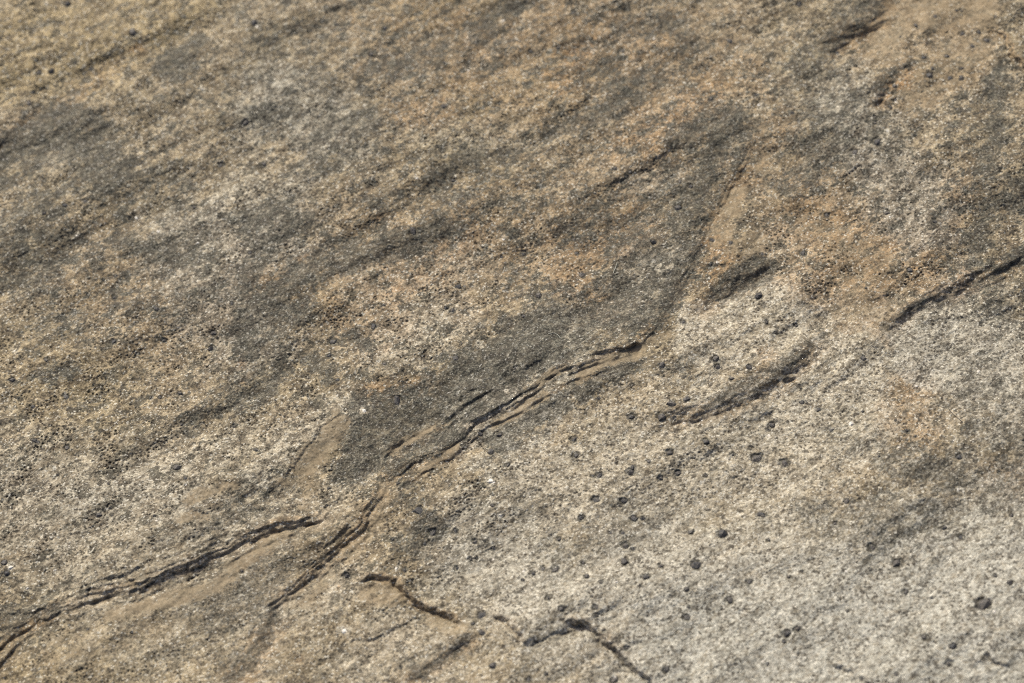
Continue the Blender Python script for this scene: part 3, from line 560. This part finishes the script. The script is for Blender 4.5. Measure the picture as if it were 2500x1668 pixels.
def rock_material():
    m, nt, b = mat_new("rock")
    L = nt.links.new
    tc = node(nt, 'ShaderNodeTexCoord')
    mp = node(nt, 'ShaderNodeMapping', vector_type='TEXTURE')
    mp.inputs['Rotation'].default_value = (0, 0, LIN)
    mp.inputs['Scale'].default_value = (0.00122, 0.001, 0.001)
    L(tc.outputs['Object'], mp.inputs[0])
    mp2 = node(nt, 'ShaderNodeMapping', vector_type='TEXTURE')
    mp2.inputs['Rotation'].default_value = (0, 0, LIN)
    mp2.inputs['Scale'].default_value = (0.0018, 0.0011, 0.001)
    L(tc.outputs['Object'], mp2.inputs[0])
    def noise(scale, detail=2.0, r=0.6, off=0.0, mp=mp):
        v = node(nt, 'ShaderNodeVectorMath', operation='ADD')
        L(mp.outputs[0], v.inputs[0]); v.inputs[1].default_value = (off, off * 1.7, off * .3)
        n = node(nt, 'ShaderNodeTexNoise')
        L(v.outputs[0], n.inputs['Vector'])
        n.inputs['Scale'].default_value = scale
        n.inputs['Detail'].default_value = detail
        n.inputs['Roughness'].default_value = r
        return n.outputs['Fac']
    def attr(nm):
        a = node(nt, 'ShaderNodeAttribute', attribute_name=nm)
        s = node(nt, 'ShaderNodeSeparateColor')
        L(a.outputs['Color'], s.inputs[0])
        return s.outputs[0], s.outputs[1], s.outputs[2], a.outputs['Alpha']
    dark, pale, ochre, dustm = attr('mask_a')
    yellow, cool, speck_pit_, grain_ = attr('mask_b')
    coarse = node(nt, 'ShaderNodeAttribute', attribute_name='mask_c').outputs['Fac']
    n_big = noise(0.05, 4, .6, 3.1)
    n_mid = noise(0.22, 4, .65, 7.7)
    n_sm = noise(0.75, 3, .7, 13.3)
    n_sm2 = noise(0.6, 3, .7, 91.3)
    n_mid2 = noise(0.3, 4, .72, 141.3)
    n_str = noise(0.33, 5, .75, 171.3, mp2)
    n_fine = noise(1.9, 2, .7, 29.0)
    n_fine2 = noise(1.3, 2, .75, 53.0)
    def cells(scale, src):
        vo = node(nt, 'ShaderNodeTexVoronoi')
        L(src.outputs[0], vo.inputs['Vector']); vo.inputs['Scale'].default_value = scale
        sp = node(nt, 'ShaderNodeSeparateColor'); L(vo.outputs['Color'], sp.inputs[0])
        return sp
    # crystal grains have angular outlines: warp the cells a little
    nw = node(nt, 'ShaderNodeTexNoise'); L(mp.outputs[0], nw.inputs['Vector']); nw.inputs['Scale'].default_value = 1.1
    wv = node(nt, 'ShaderNodeVectorMath', operation='SCALE'); L(nw.outputs['Color'], wv.inputs[0]); wv.inputs['Scale'].default_value = 0.7
    wa = node(nt, 'ShaderNodeVectorMath', operation='ADD'); L(mp.outputs[0], wa.inputs[0]); L(wv.outputs[0], wa.inputs[1])
    sep = cells(2.4, wa)
    sep2 = cells(1.25, wa)
    g_a = mth(nt, 'SUBTRACT', sep.outputs[0], .5)
    g_b = mth(nt, 'SUBTRACT', sep2.outputs[0], .5)
    # base: tan ground, mottled
    base = mixc(nt, rng(nt, n_mid, .35, .65), (.235, .186, .122), (.41, .342, .245))
    base = mixc(nt, rng(nt, n_big, .42, .62, 0, .55), base, (.185, .150, .092))
    base = mixc(nt, rng(nt, n_sm, .50, .68, 0, .6), base, (.41, .348, .238))
    base = mixc(nt, mth(nt, 'MULTIPLY', rng(nt, n_sm2, .52, .70, 0, .65), mth(nt, 'SUBTRACT', 1.0, mth(nt, 'MULTIPLY', coarse, .6))), base, (.118, .093, .060))
    pm = mth(nt, 'MULTIPLY', pale, mth(nt, 'ADD', rng(nt, n_sm, .25, .6, .35, 1.0), mth(nt, 'MULTIPLY', g_b, .7)), clamp=True)
    base = mixc(nt, pm, base, (.47, .432, .355))
    ym = mth(nt, 'MULTIPLY', yellow, rng(nt, n_mid, .3, .6, .45, 1.0))
    base = mixc(nt, mth(nt, 'MULTIPLY', ym, .75), base, (.345, .265, .135))
    om = mth(nt, 'MULTIPLY', ochre, rng(nt, n_sm, .3, .62, .25, 1.0))
    base = mixc(nt, mth(nt, 'MULTIPLY', om, .8), base, (.30, .172, .078))
    # cool grey feldspar
    cm = mth(nt, 'MULTIPLY', cool, rng(nt, n_sm, .3, .6, .3, .95))
    base = mixc(nt, mth(nt, 'MULTIPLY', cm, .85), base, (.385, .385, .355))
    # random small clots of dark mica everywhere
    csum = mth(nt, 'ADD', n_mid, mth(nt, 'ADD', mth(nt, 'MULTIPLY', mth(nt, 'SUBTRACT', n_sm2, .5), .55), mth(nt, 'ADD', mth(nt, 'MULTIPLY', g_b, .07), mth(nt, 'MULTIPLY', g_a, .05))))
    clot = rng(nt, csum, .535, .60)
    umb = rng(nt, mth(nt, 'ADD', mth(nt, 'MULTIPLY', n_mid2, -1.0), mth(nt, 'ADD', n_sm, mth(nt, 'MULTIPLY', g_b, .08))), .06, .16)
    base = mixc(nt, mth(nt, 'MULTIPLY', mth(nt, 'MULTIPLY', umb, .6), mth(nt, 'SUBTRACT', 1.0, mth(nt, 'MULTIPLY', coarse, .75))), base, (.135, .098, .060))
    base = mixc(nt, mth(nt, 'MULTIPLY', mth(nt, 'MULTIPLY', clot, .8), mth(nt, 'SUBTRACT', 1.0, mth(nt, 'MULTIPLY', coarse, .7))), base, (.069, .064, .048))
    # dark mica-rich patches, together with the painted slope shade
    dsum = mth(nt, 'ADD', dark, mth(nt, 'MULTIPLY', mth(nt, 'SUBTRACT', n_str, .5), 1.7))
    dsum = mth(nt, 'ADD', dsum, mth(nt, 'MULTIPLY', mth(nt, 'SUBTRACT', n_mid, .5), 1.1))
    dsum = mth(nt, 'ADD', dsum, mth(nt, 'ADD', mth(nt, 'MULTIPLY', g_a, .28), mth(nt, 'MULTIPLY', g_b, .34)))
    dm = mth(nt, 'MULTIPLY', rng(nt, dsum, .18, .56), rng(nt, n_sm2, .35, .62, .72, 1.0))
    dcol = mixc(nt, rng(nt, n_fine, .4, .65), (.040, .039, .033), (.112, .107, .086))
    base = mixc(nt, mth(nt, 'MULTIPLY', dm, .95), base, dcol)
    # salt and pepper grains
    salt = rng(nt, n_fine, .56, .72)
    base = mixc(nt, mth(nt, 'MULTIPLY', mth(nt, 'MULTIPLY', salt, rng(nt, dm, 0, 1, 1, .25)), .5), base, (.56, .51, .43))
    pep = rng(nt, n_fine2, .57, .68)
    base = mixc(nt, mth(nt, 'MULTIPLY', pep, .62), base, (.075, .06, .045))
    gv = mth(nt, 'MULTIPLY', coarse, mth(nt, 'ADD', rng(nt, grain_, .0, 1.0, -.13, .26), mth(nt, 'ADD', rng(nt, n_mid2, .40, .62, -.06, .06), rng(nt, n_sm2, .4, .62, .08, -.12))))
    base = mixc(nt, mth(nt, 'MAXIMUM', gv, 0.0), base, (.62, .585, .52))
    base = mixc(nt, mth(nt, 'MULTIPLY', mth(nt, 'MAXIMUM', mth(nt, 'MULTIPLY', gv, -1.0), 0.0), 1.0), base, (.13, .10, .07))
    gain = mth(nt, 'ADD', rng(nt, n_fine, .36, .64, -.13, .13), rng(nt, n_fine2, .36, .64, .09, -.09))
    gain = mth(nt, 'ADD', gain, mth(nt, 'ADD', mth(nt, 'MULTIPLY', g_a, .26), mth(nt, 'MULTIPLY', g_b, .22)))
    gain = mth(nt, 'ADD', gain, rng(nt, n_sm, .36, .64, -.14, .14))
    gain = mth(nt, 'ADD', gain, mth(nt, 'MULTIPLY', rng(nt, n_mid2, .36, .64, -.36, .26), mth(nt, 'SUBTRACT', 1.0, mth(nt, 'MULTIPLY', coarse, .6))))
    gm = node(nt, 'ShaderNodeVectorMath', operation='SCALE')
    L(base, gm.inputs[0]); L(mth(nt, 'ADD', gain, 1.0), gm.inputs['Scale'])
    base = gm.outputs[0]
    base = mixc(nt, mth(nt, 'MULTIPLY', rng(nt, sep2.outputs[1], .90, .93), .72), base, (.065, .056, .045))
    base = mixc(nt, mth(nt, 'MULTIPLY', rng(nt, sep.outputs[2], .92, .95), mth(nt, 'MULTIPLY', rng(nt, dm, 0, 1, .6, .16), 1.0)), base, (.72, .69, .62))  # white grains, brightened in the colour to pass for sparkle
    # dark mica specks in the matrix; the pits are coloured dark too
    base = mixc(nt, mth(nt, 'MULTIPLY', speck_pit_, .95), base, (.042, .034, .027))
    # fine tan dust filling hollows
    dsm = rng(nt, mth(nt, 'ADD', dustm, mth(nt, 'ADD', mth(nt, 'MULTIPLY', mth(nt, 'SUBTRACT', n_fine, .5), 1.2), mth(nt, 'MULTIPLY', mth(nt, 'SUBTRACT', n_str, .5), 1.8))), .3, 1.0)
    dcol2 = mixc(nt, rng(nt, n_mid, .3, .7), (.262, .200, .130), (.335, .270, .183))
    dcol2 = mixc(nt, mth(nt, 'MULTIPLY', rng(nt, n_fine2, .42, .62), .45), dcol2, (.17, .135, .088))
    dcol2 = mixc(nt, rng(nt, n_sm2, .45, .65, 0, .5), dcol2, (.195, .160, .108))
    base = mixc(nt, mth(nt, 'MULTIPLY', dsm, .82), base, dcol2)
    base = mixc(nt, 1.0, base, (.995, .99, .945), 'MULTIPLY')
    L(base, b.inputs['Base Color'])
    # sheen of mica cleavage faces
    glint = mth(nt, 'MULTIPLY', rng(nt, sep.outputs[0], .92, .95), mth(nt, 'MULTIPLY', mth(nt, 'SUBTRACT', 1.0, dsm), rng(nt, dm, 0, 1, .15, 1)))
    ro = mth(nt, 'SUBTRACT', .78, mth(nt, 'MULTIPLY', glint, .42))
    L(ro, b.inputs['Roughness'])
    L(mth(nt, 'ADD', .25, mth(nt, 'MULTIPLY', glint, .3)), b.inputs['Specular IOR Level'])
    # fine relief
    bump = node(nt, 'ShaderNodeBump')
    bump.inputs['Strength'].default_value = 0.9
    bump.inputs['Distance'].default_value = 0.00022
    hgt = mth(nt, 'ADD', mth(nt, 'MULTIPLY', n_fine, 1.0), mth(nt, 'MULTIPLY', n_fine2, -.6))
    hgt = mth(nt, 'ADD', hgt, mth(nt, 'MULTIPLY', sep.outputs[1], .35))
    hgt = mth(nt, 'MULTIPLY', hgt, rng(nt, dsm, 0, 1, 1, .25))
    L(hgt, bump.inputs['Height'])
    L(bump.outputs[0], b.inputs['Normal'])
    return m
ROCK = rock_material()

def crystal_material(name, c0, c1, dustc, rough_, amount):
    m, nt, b = mat_new(name)
    tc = node(nt, 'ShaderNodeTexCoord')
    oi = node(nt, 'ShaderNodeObjectInfo')
    geo = node(nt, 'ShaderNodeNewGeometry')
    n = node(nt, 'ShaderNodeTexNoise'); n.inputs['Scale'].default_value = 1600; n.inputs['Detail'].default_value = 3
    nt.links.new(geo.outputs['Position'], n.inputs['Vector'])
    n2 = node(nt, 'ShaderNodeTexNoise'); n2.inputs['Scale'].default_value = 3200; n2.inputs['Detail'].default_value = 2
    nt.links.new(geo.outputs['Position'], n2.inputs['Vector'])
    c = mixc(nt, oi.outputs['Random'], c0, c1)
    c = mixc(nt, mth(nt, 'MULTIPLY', rng(nt, n.outputs[0], .46, .66), amount), c, dustc)
    nt.links.new(c, b.inputs['Base Color'])
    b.inputs['Roughness'].default_value = rough_
    bp = node(nt, 'ShaderNodeBump'); bp.inputs['Strength'].default_value = .8; bp.inputs['Distance'].default_value = .00025
    nt.links.new(n2.outputs[0], bp.inputs['Height']); nt.links.new(bp.outputs[0], b.inputs['Normal'])
    return m
GARNET = crystal_material("dark_crystal", (.032, .033, .036), (.080, .073, .066), (.20, .165, .125), .6, .38)
QUARTZ = crystal_material("white_grain", (.74, .71, .65), (.62, .57, .49), (.40, .32, .23), .4, .4)
m, nt, b = mat_new("pale_fibre"); b.inputs['Base Color'].default_value = (.50, .50, .42, 1); b.inputs['Roughness'].default_value = .6; FIB_P = m
nz = node(nt, 'ShaderNodeTexNoise'); nz.inputs['Scale'].default_value = 900
nt.links.new(mixc(nt, nz.outputs[0], (.42, .43, .36), (.60, .58, .48)), b.inputs['Base Color'])
m, nt, b = mat_new("dark_fibre"); b.inputs['Roughness'].default_value = .6; FIB_D = m
nz = node(nt, 'ShaderNodeTexNoise'); nz.inputs['Scale'].default_value = 900
nt.links.new(mixc(nt, nz.outputs[0], (.04, .032, .025), (.09, .07, .05)), b.inputs['Base Color'])

# ------------------------------------------------------------------ the rock: one thing, its split layers as parts
P = ground(U, V, (H * 0.001))
BASE_Z = -0.06
slab = bpy.data.objects.new("rock", None)
COL.objects.link(slab)
slab.location = (0, 0, BASE_Z)
slab.empty_display_size = 0.05
slab['label'] = "weathered grey and tan layered rock surface, split by ledges and dotted with dark mineral grains"
slab['category'] = "rock"
slab['kind'] = "thing"

def add_part(name, mesh, parent=slab, label=None):
    o = bpy.data.objects.new(name, mesh)
    COL.objects.link(o)
    o.parent = parent
    o.location = (0, 0, -BASE_Z)
    if label: o['label'] = label
    return o

def inpoly(poly, x, y):
    r = np.zeros(x.shape, bool)
    n = len(poly)
    for k in range(n):
        (x0, y0), (x1, y1) = poly[k], poly[(k + 1) % n]
        if y0 == y1: continue
        c = ((y0 > y) != (y1 > y)) & (x < (x1 - x0) * (y - y0) / (y1 - y0) + x0)
        r ^= c
    return r
FU = (SU[:-1, :-1] + SU[1:, 1:]) * .5
FV = (SV[:-1, :-1] + SV[1:, 1:]) * .5
LAYERS = [
    ([(941, 1172), (1013, 1122), (1094, 1093), (1151, 1032), (1251, 979), (1326, 925), (1468, 862), (1579, 814), (1652, 711), (1745, 718), (1850, 668), (1942, 707), (2022, 790), (2118, 787), (2156, 814), (2294, 718), (2431, 665), (2500, 630), (3600, 300), (3600, 2600), (1700, 2600), (1700, 1800), (1583, 1661), (1518, 1604), (1460, 1546), (1426, 1523), (1391, 1535), (1284, 1577), (1212, 1502), (1178, 1527), (1117, 1516), (1040, 1481), (987, 1443), (967, 1416), (902, 1405), (864, 1420), (880, 1330), (900, 1260)], "pale grey lower layer full of dark grains"),
    ([(-900, 1860), (0, 1577), (126, 1497), (268, 1447), (440, 1386), (543, 1340), (651, 1294), (772, 1271), (822, 1229), (900, 1200), (941, 1172), (929, 1206), (902, 1240), (883, 1294), (845, 1321), (768, 1389), (734, 1416), (700, 1451), (677, 1477), (642, 1495), (657, 1520), (640, 1560), (600, 1630), (540, 1760), (400, 2600), (-900, 2600)], "dusty tan layer below the long dark crack"),
    ([(941, 1172), (929, 1206), (902, 1240), (883, 1294), (845, 1321), (768, 1389), (734, 1416), (700, 1451), (642, 1495), (657, 1520), (640, 1560), (600, 1630), (540, 1760), (400, 2600), (1250, 2600), (1270, 1700), (1280, 1577), (1212, 1502), (1178, 1527), (1117, 1516), (1040, 1481), (987, 1443), (967, 1416), (902, 1405), (864, 1420), (880, 1330), (900, 1260)], "broken tan layer between two cracks"),
    ([(1280, 1577), (1391, 1535), (1426, 1523), (1460, 1546), (1518, 1604), (1583, 1661), (1700, 1800), (1700, 2600), (1250, 2600), (1270, 1700)], "brownish wedge below a curved crack"),
    ([(2300, -600), (2171, 0), (2098, 88), (2072, 122), (2068, 168), (2137, 175), (2171, 195), (2137, 260), (2150, 300), (2300, 280), (2412, 200), (2470, 126), (2431, 77), (2437, 0), (2450, -600)], "tan layer pitted with dark grains"),
    ([(2450, -600), (2437, 0), (2431, 77), (2470, 126), (2540, 200), (3600, 500), (3600, -600)], "grey layer behind a thin crack"),
    ([(1652, 711), (1686, 619), (1724, 573), (1763, 494), (1797, 432), (1843, 337), (1824, 287), (1920, 190), (2030, 111), (2106, 69), (2171, 0), (2300, -700), (3600, -700), (3600, 300), (2500, 630), (2431, 665), (2294, 718), (2156, 814), (2118, 787), (2022, 790), (1942, 707), (1850, 668), (1745, 718)], "warm tan layer with scattered grey streaks"),
    ([(-900, 700), (0, 344), (126, 264), (245, 176), (440, 95), (560, 0), (760, -700), (-900, -700)], "yellowish tan layer above a dark step"),
    ([(700, 1165), (719, 1132), (745, 1097), (784, 1044), (820, 1018), (850, 998), (853, 1047), (839, 1086), (818, 1140), (760, 1180)], "smooth tan dust-filled hollow"),
]
reg = np.full(FU.shape, -1, np.int8)
for k, (poly, _) in enumerate(LAYERS):
    reg[(reg < 0) & inpoly(poly, FU, FV)] = k
vid = np.arange(NV * NU).reshape(NV, NU)
quads = np.stack([vid[:-1, :-1], vid[1:, :-1], vid[1:, 1:], vid[:-1, 1:]], -1)
flatP = P.reshape(-1, 3).astype(f4)
mask_a = np.stack([np.clip(M['dark'], 0, 1), np.clip(M['pale'], 0, 1), np.clip(M['ochre'], 0, 1), np.clip(M['dust'], 0, 1)], -1).reshape(-1, 4).astype(f4)
mask_b = np.stack([np.clip(M['yellow'], 0, 1), np.clip(M['cool'], 0, 1), speck_pit, grainv], -1).reshape(-1, 4).astype(f4)
mask_c = np.clip(M['grain'], 0, 1).reshape(-1).astype(f4)

def skirt_faces():
    """sides and underside that close the slab below the surface"""
    ring = np.concatenate([vid[0, :], vid[1:, -1], vid[-1, -2::-1], vid[-2:0:-1, 0]])
    top = flatP[ring]
    bot = top.copy(); bot[:, 2] = BASE_Z
    n = len(ring)
    vs = np.concatenate([top, bot])
    fs = [(i, (i + 1) % n, n + (i + 1) % n, n + i) for i in range(n)] + [tuple(range(2 * n - 1, n - 1, -1))]
    me = bpy.data.meshes.new("rock_body")
    me.from_pydata(vs.tolist(), [], fs); me.update()
    me.materials.append(ROCK)
    add_part("rock_body", me)

def build_layer(k, label):
    q = quads[reg == k]
    if len(q) == 0: return
    used, inv = np.unique(q, return_inverse=True)
    inv = inv.reshape(-1).astype(np.int32)
    nf = len(q)
    me = bpy.data.meshes.new("rock_layer")
    me.vertices.add(len(used)); me.loops.add(nf * 4); me.polygons.add(nf)
    me.vertices.foreach_set('co', flatP[used].ravel())
    me.loops.foreach_set('vertex_index', inv)
    me.polygons.foreach_set('loop_start', np.arange(0, nf * 4, 4, dtype=np.int32))
    me.polygons.foreach_set('use_smooth', np.ones(nf, bool))
    for nm, arr in (('mask_a', mask_a), ('mask_b', mask_b)):
        at = me.attributes.new(nm, 'FLOAT_COLOR', 'POINT')
        at.data.foreach_set('color', arr[used].ravel())
    at = me.attributes.new('mask_c', 'FLOAT', 'POINT')
    at.data.foreach_set('value', mask_c[used])
    me.update(calc_edges=True)
    me.materials.append(ROCK)
    add_part("rock_layer", me, label=label)
build_layer(-1, "main upper layer, tan with grey mica streaks")
for k, (_, lab) in enumerate(LAYERS):
    build_layer(k, lab)
skirt_faces()

# ------------------------------------------------------------------ crystals set in the rock, one part each
def crystal_mesh(name, seed, npts, flat, mat, smooth=False):
    r = random.Random(seed)
    bm = bmesh.new()
    for i in range(npts):
        zz = 1 - 2 * (i + .5) / npts
        th = i * 2.39996 + r.uniform(-.35, .35)
        rr = math.sqrt(max(0, 1 - zz * zz))
        s = r.uniform(.68, 1.12)
        bm.verts.new((rr * math.cos(th) * s, rr * math.sin(th) * s, zz * s * flat))
    bmesh.ops.convex_hull(bm, input=bm.verts[:])
    loose = [v for v in bm.verts if not v.link_faces]
    bmesh.ops.delete(bm, geom=loose, context='VERTS')
    me = bpy.data.meshes.new(name)
    bm.to_mesh(me); bm.free()
    if smooth:
        me.polygons.foreach_set('use_smooth', [True] * len(me.polygons))
    me.materials.append(mat)
    return me
GM = [crystal_mesh("mineral_grain", s, 18, .8, GARNET) for s in range(10)]
WM = [crystal_mesh("white_grain", 50 + s, 16, .7, QUARTZ) for s in range(4)]

def height_at(x, y):
    i = min(max(int(np.searchsorted(U1, x)), 0), NU - 1)
    j = min(max(int(np.searchsorted(V1, y)), 0), NV - 1)
    return float(H[max(j - 1, 0):j + 2, max(i - 1, 0):i + 2].mean())
def set_grain(name, mesh, x, y, r, sink, sq):
    h = height_at(x, y)
    p = ground(x, y, h * .001)
    rad = r / 8.33 * .001 * (np.linalg.norm(CP - p) / 0.75)
    o = bpy.data.objects.new(name, mesh)
    COL.objects.link(o)
    o.parent = slab
    o.location = (p[0], p[1], p[2] - BASE_Z - rad * sink)
    o.scale = (rad * rg.uniform(.85, 1.4), rad * rg.uniform(.75, 1.1) * sq, rad * rg.uniform(.75, 1.0))
    o.rotation_euler = (rg.uniform(-.3, .3), rg.uniform(-.3, .3), rg.uniform(0, 6.28))
for i, (x, y, r) in enumerate(GR):
    set_grain("mineral_grain", GM[(i * 7) % 10], x, y, r * rg.uniform(.8, 1.4), rg.uniform(-.05, .38), 1.0)
for i, (x, y, r) in enumerate(WHITE):
    set_grain("white_grain", WM[i % 4], x, y, r * .9, rg.uniform(.25, .5), 1.0)

# ------------------------------------------------------------------ lint lying on the rock
def fibre(pts, rad, mat, label):
    pts3 = []
    for x, y in pts:
        p = ground(x, y, (height_at(x, y) + .25) * .001)
        pts3.append(Vector(p))
    dense = []
    for k in range(len(pts3) - 1):
        for t in range(5):
            a = pts3[max(k - 1, 0)]; b_ = pts3[k]; c = pts3[k + 1]; d = pts3[min(k + 2, len(pts3) - 1)]
            s = t / 5
            dense.append(.5 * ((2 * b_) + (c - a) * s + (2 * a - 5 * b_ + 4 * c - d) * s * s + (3 * b_ - a - 3 * c + d) * s ** 3))
    dense.append(pts3[-1])
    base = pts3[0].copy()
    vs, fs = [], []
    n = 5
    for i, p in enumerate(dense):
        t = (dense[min(i + 1, len(dense) - 1)] - dense[max(i - 1, 0)]).normalized()
        u = t.orthogonal().normalized(); w = t.cross(u)
        for k in range(n):
            a = 2 * math.pi * k / n
            vs.append(tuple(p - base + (u * math.cos(a) + w * math.sin(a)) * rad))
    for i in range(len(dense) - 1):
        for k in range(n):
            fs.append((i * n + k, i * n + (k + 1) % n, (i + 1) * n + (k + 1) % n, (i + 1) * n + k))
    fs.append(tuple(range(n - 1, -1, -1))); fs.append(tuple(range((len(dense) - 1) * n, len(dense) * n)))
    me = bpy.data.meshes.new("fibre")
    me.from_pydata(vs, [], fs); me.update()
    me.materials.append(mat)
    o = bpy.data.objects.new("fibre", me)
    COL.objects.link(o)
    o.location = base
    o['label'] = label; o['category'] = "fibre"; o['group'] = "fibres lying on the rock"
fibre([(1507, 640), (1503, 652), (1499, 662), (1497, 668)], .00007, FIB_P, "short pale fibre on the dark brown patch right of centre")
fibre([(1338, 815), (1352, 813), (1362, 818), (1368, 826)], .00007, FIB_P, "pale curled fibre above the central ledge")
fibre([(2318, 1000), (2328, 1012), (2338, 1020), (2348, 1029)], .00008, FIB_D, "thin dark fibre on the pale rock near the right edge")
fibre([(1347, 101), (1356, 104), (1364, 110)], .00008, FIB_P, "tiny pale fibre by the orange stain near the top")
fibre([(1523, 1072), (1520, 1062), (1524, 1055)], .00006, FIB_P, "tiny pale fibre among dark grains below the central ledge")
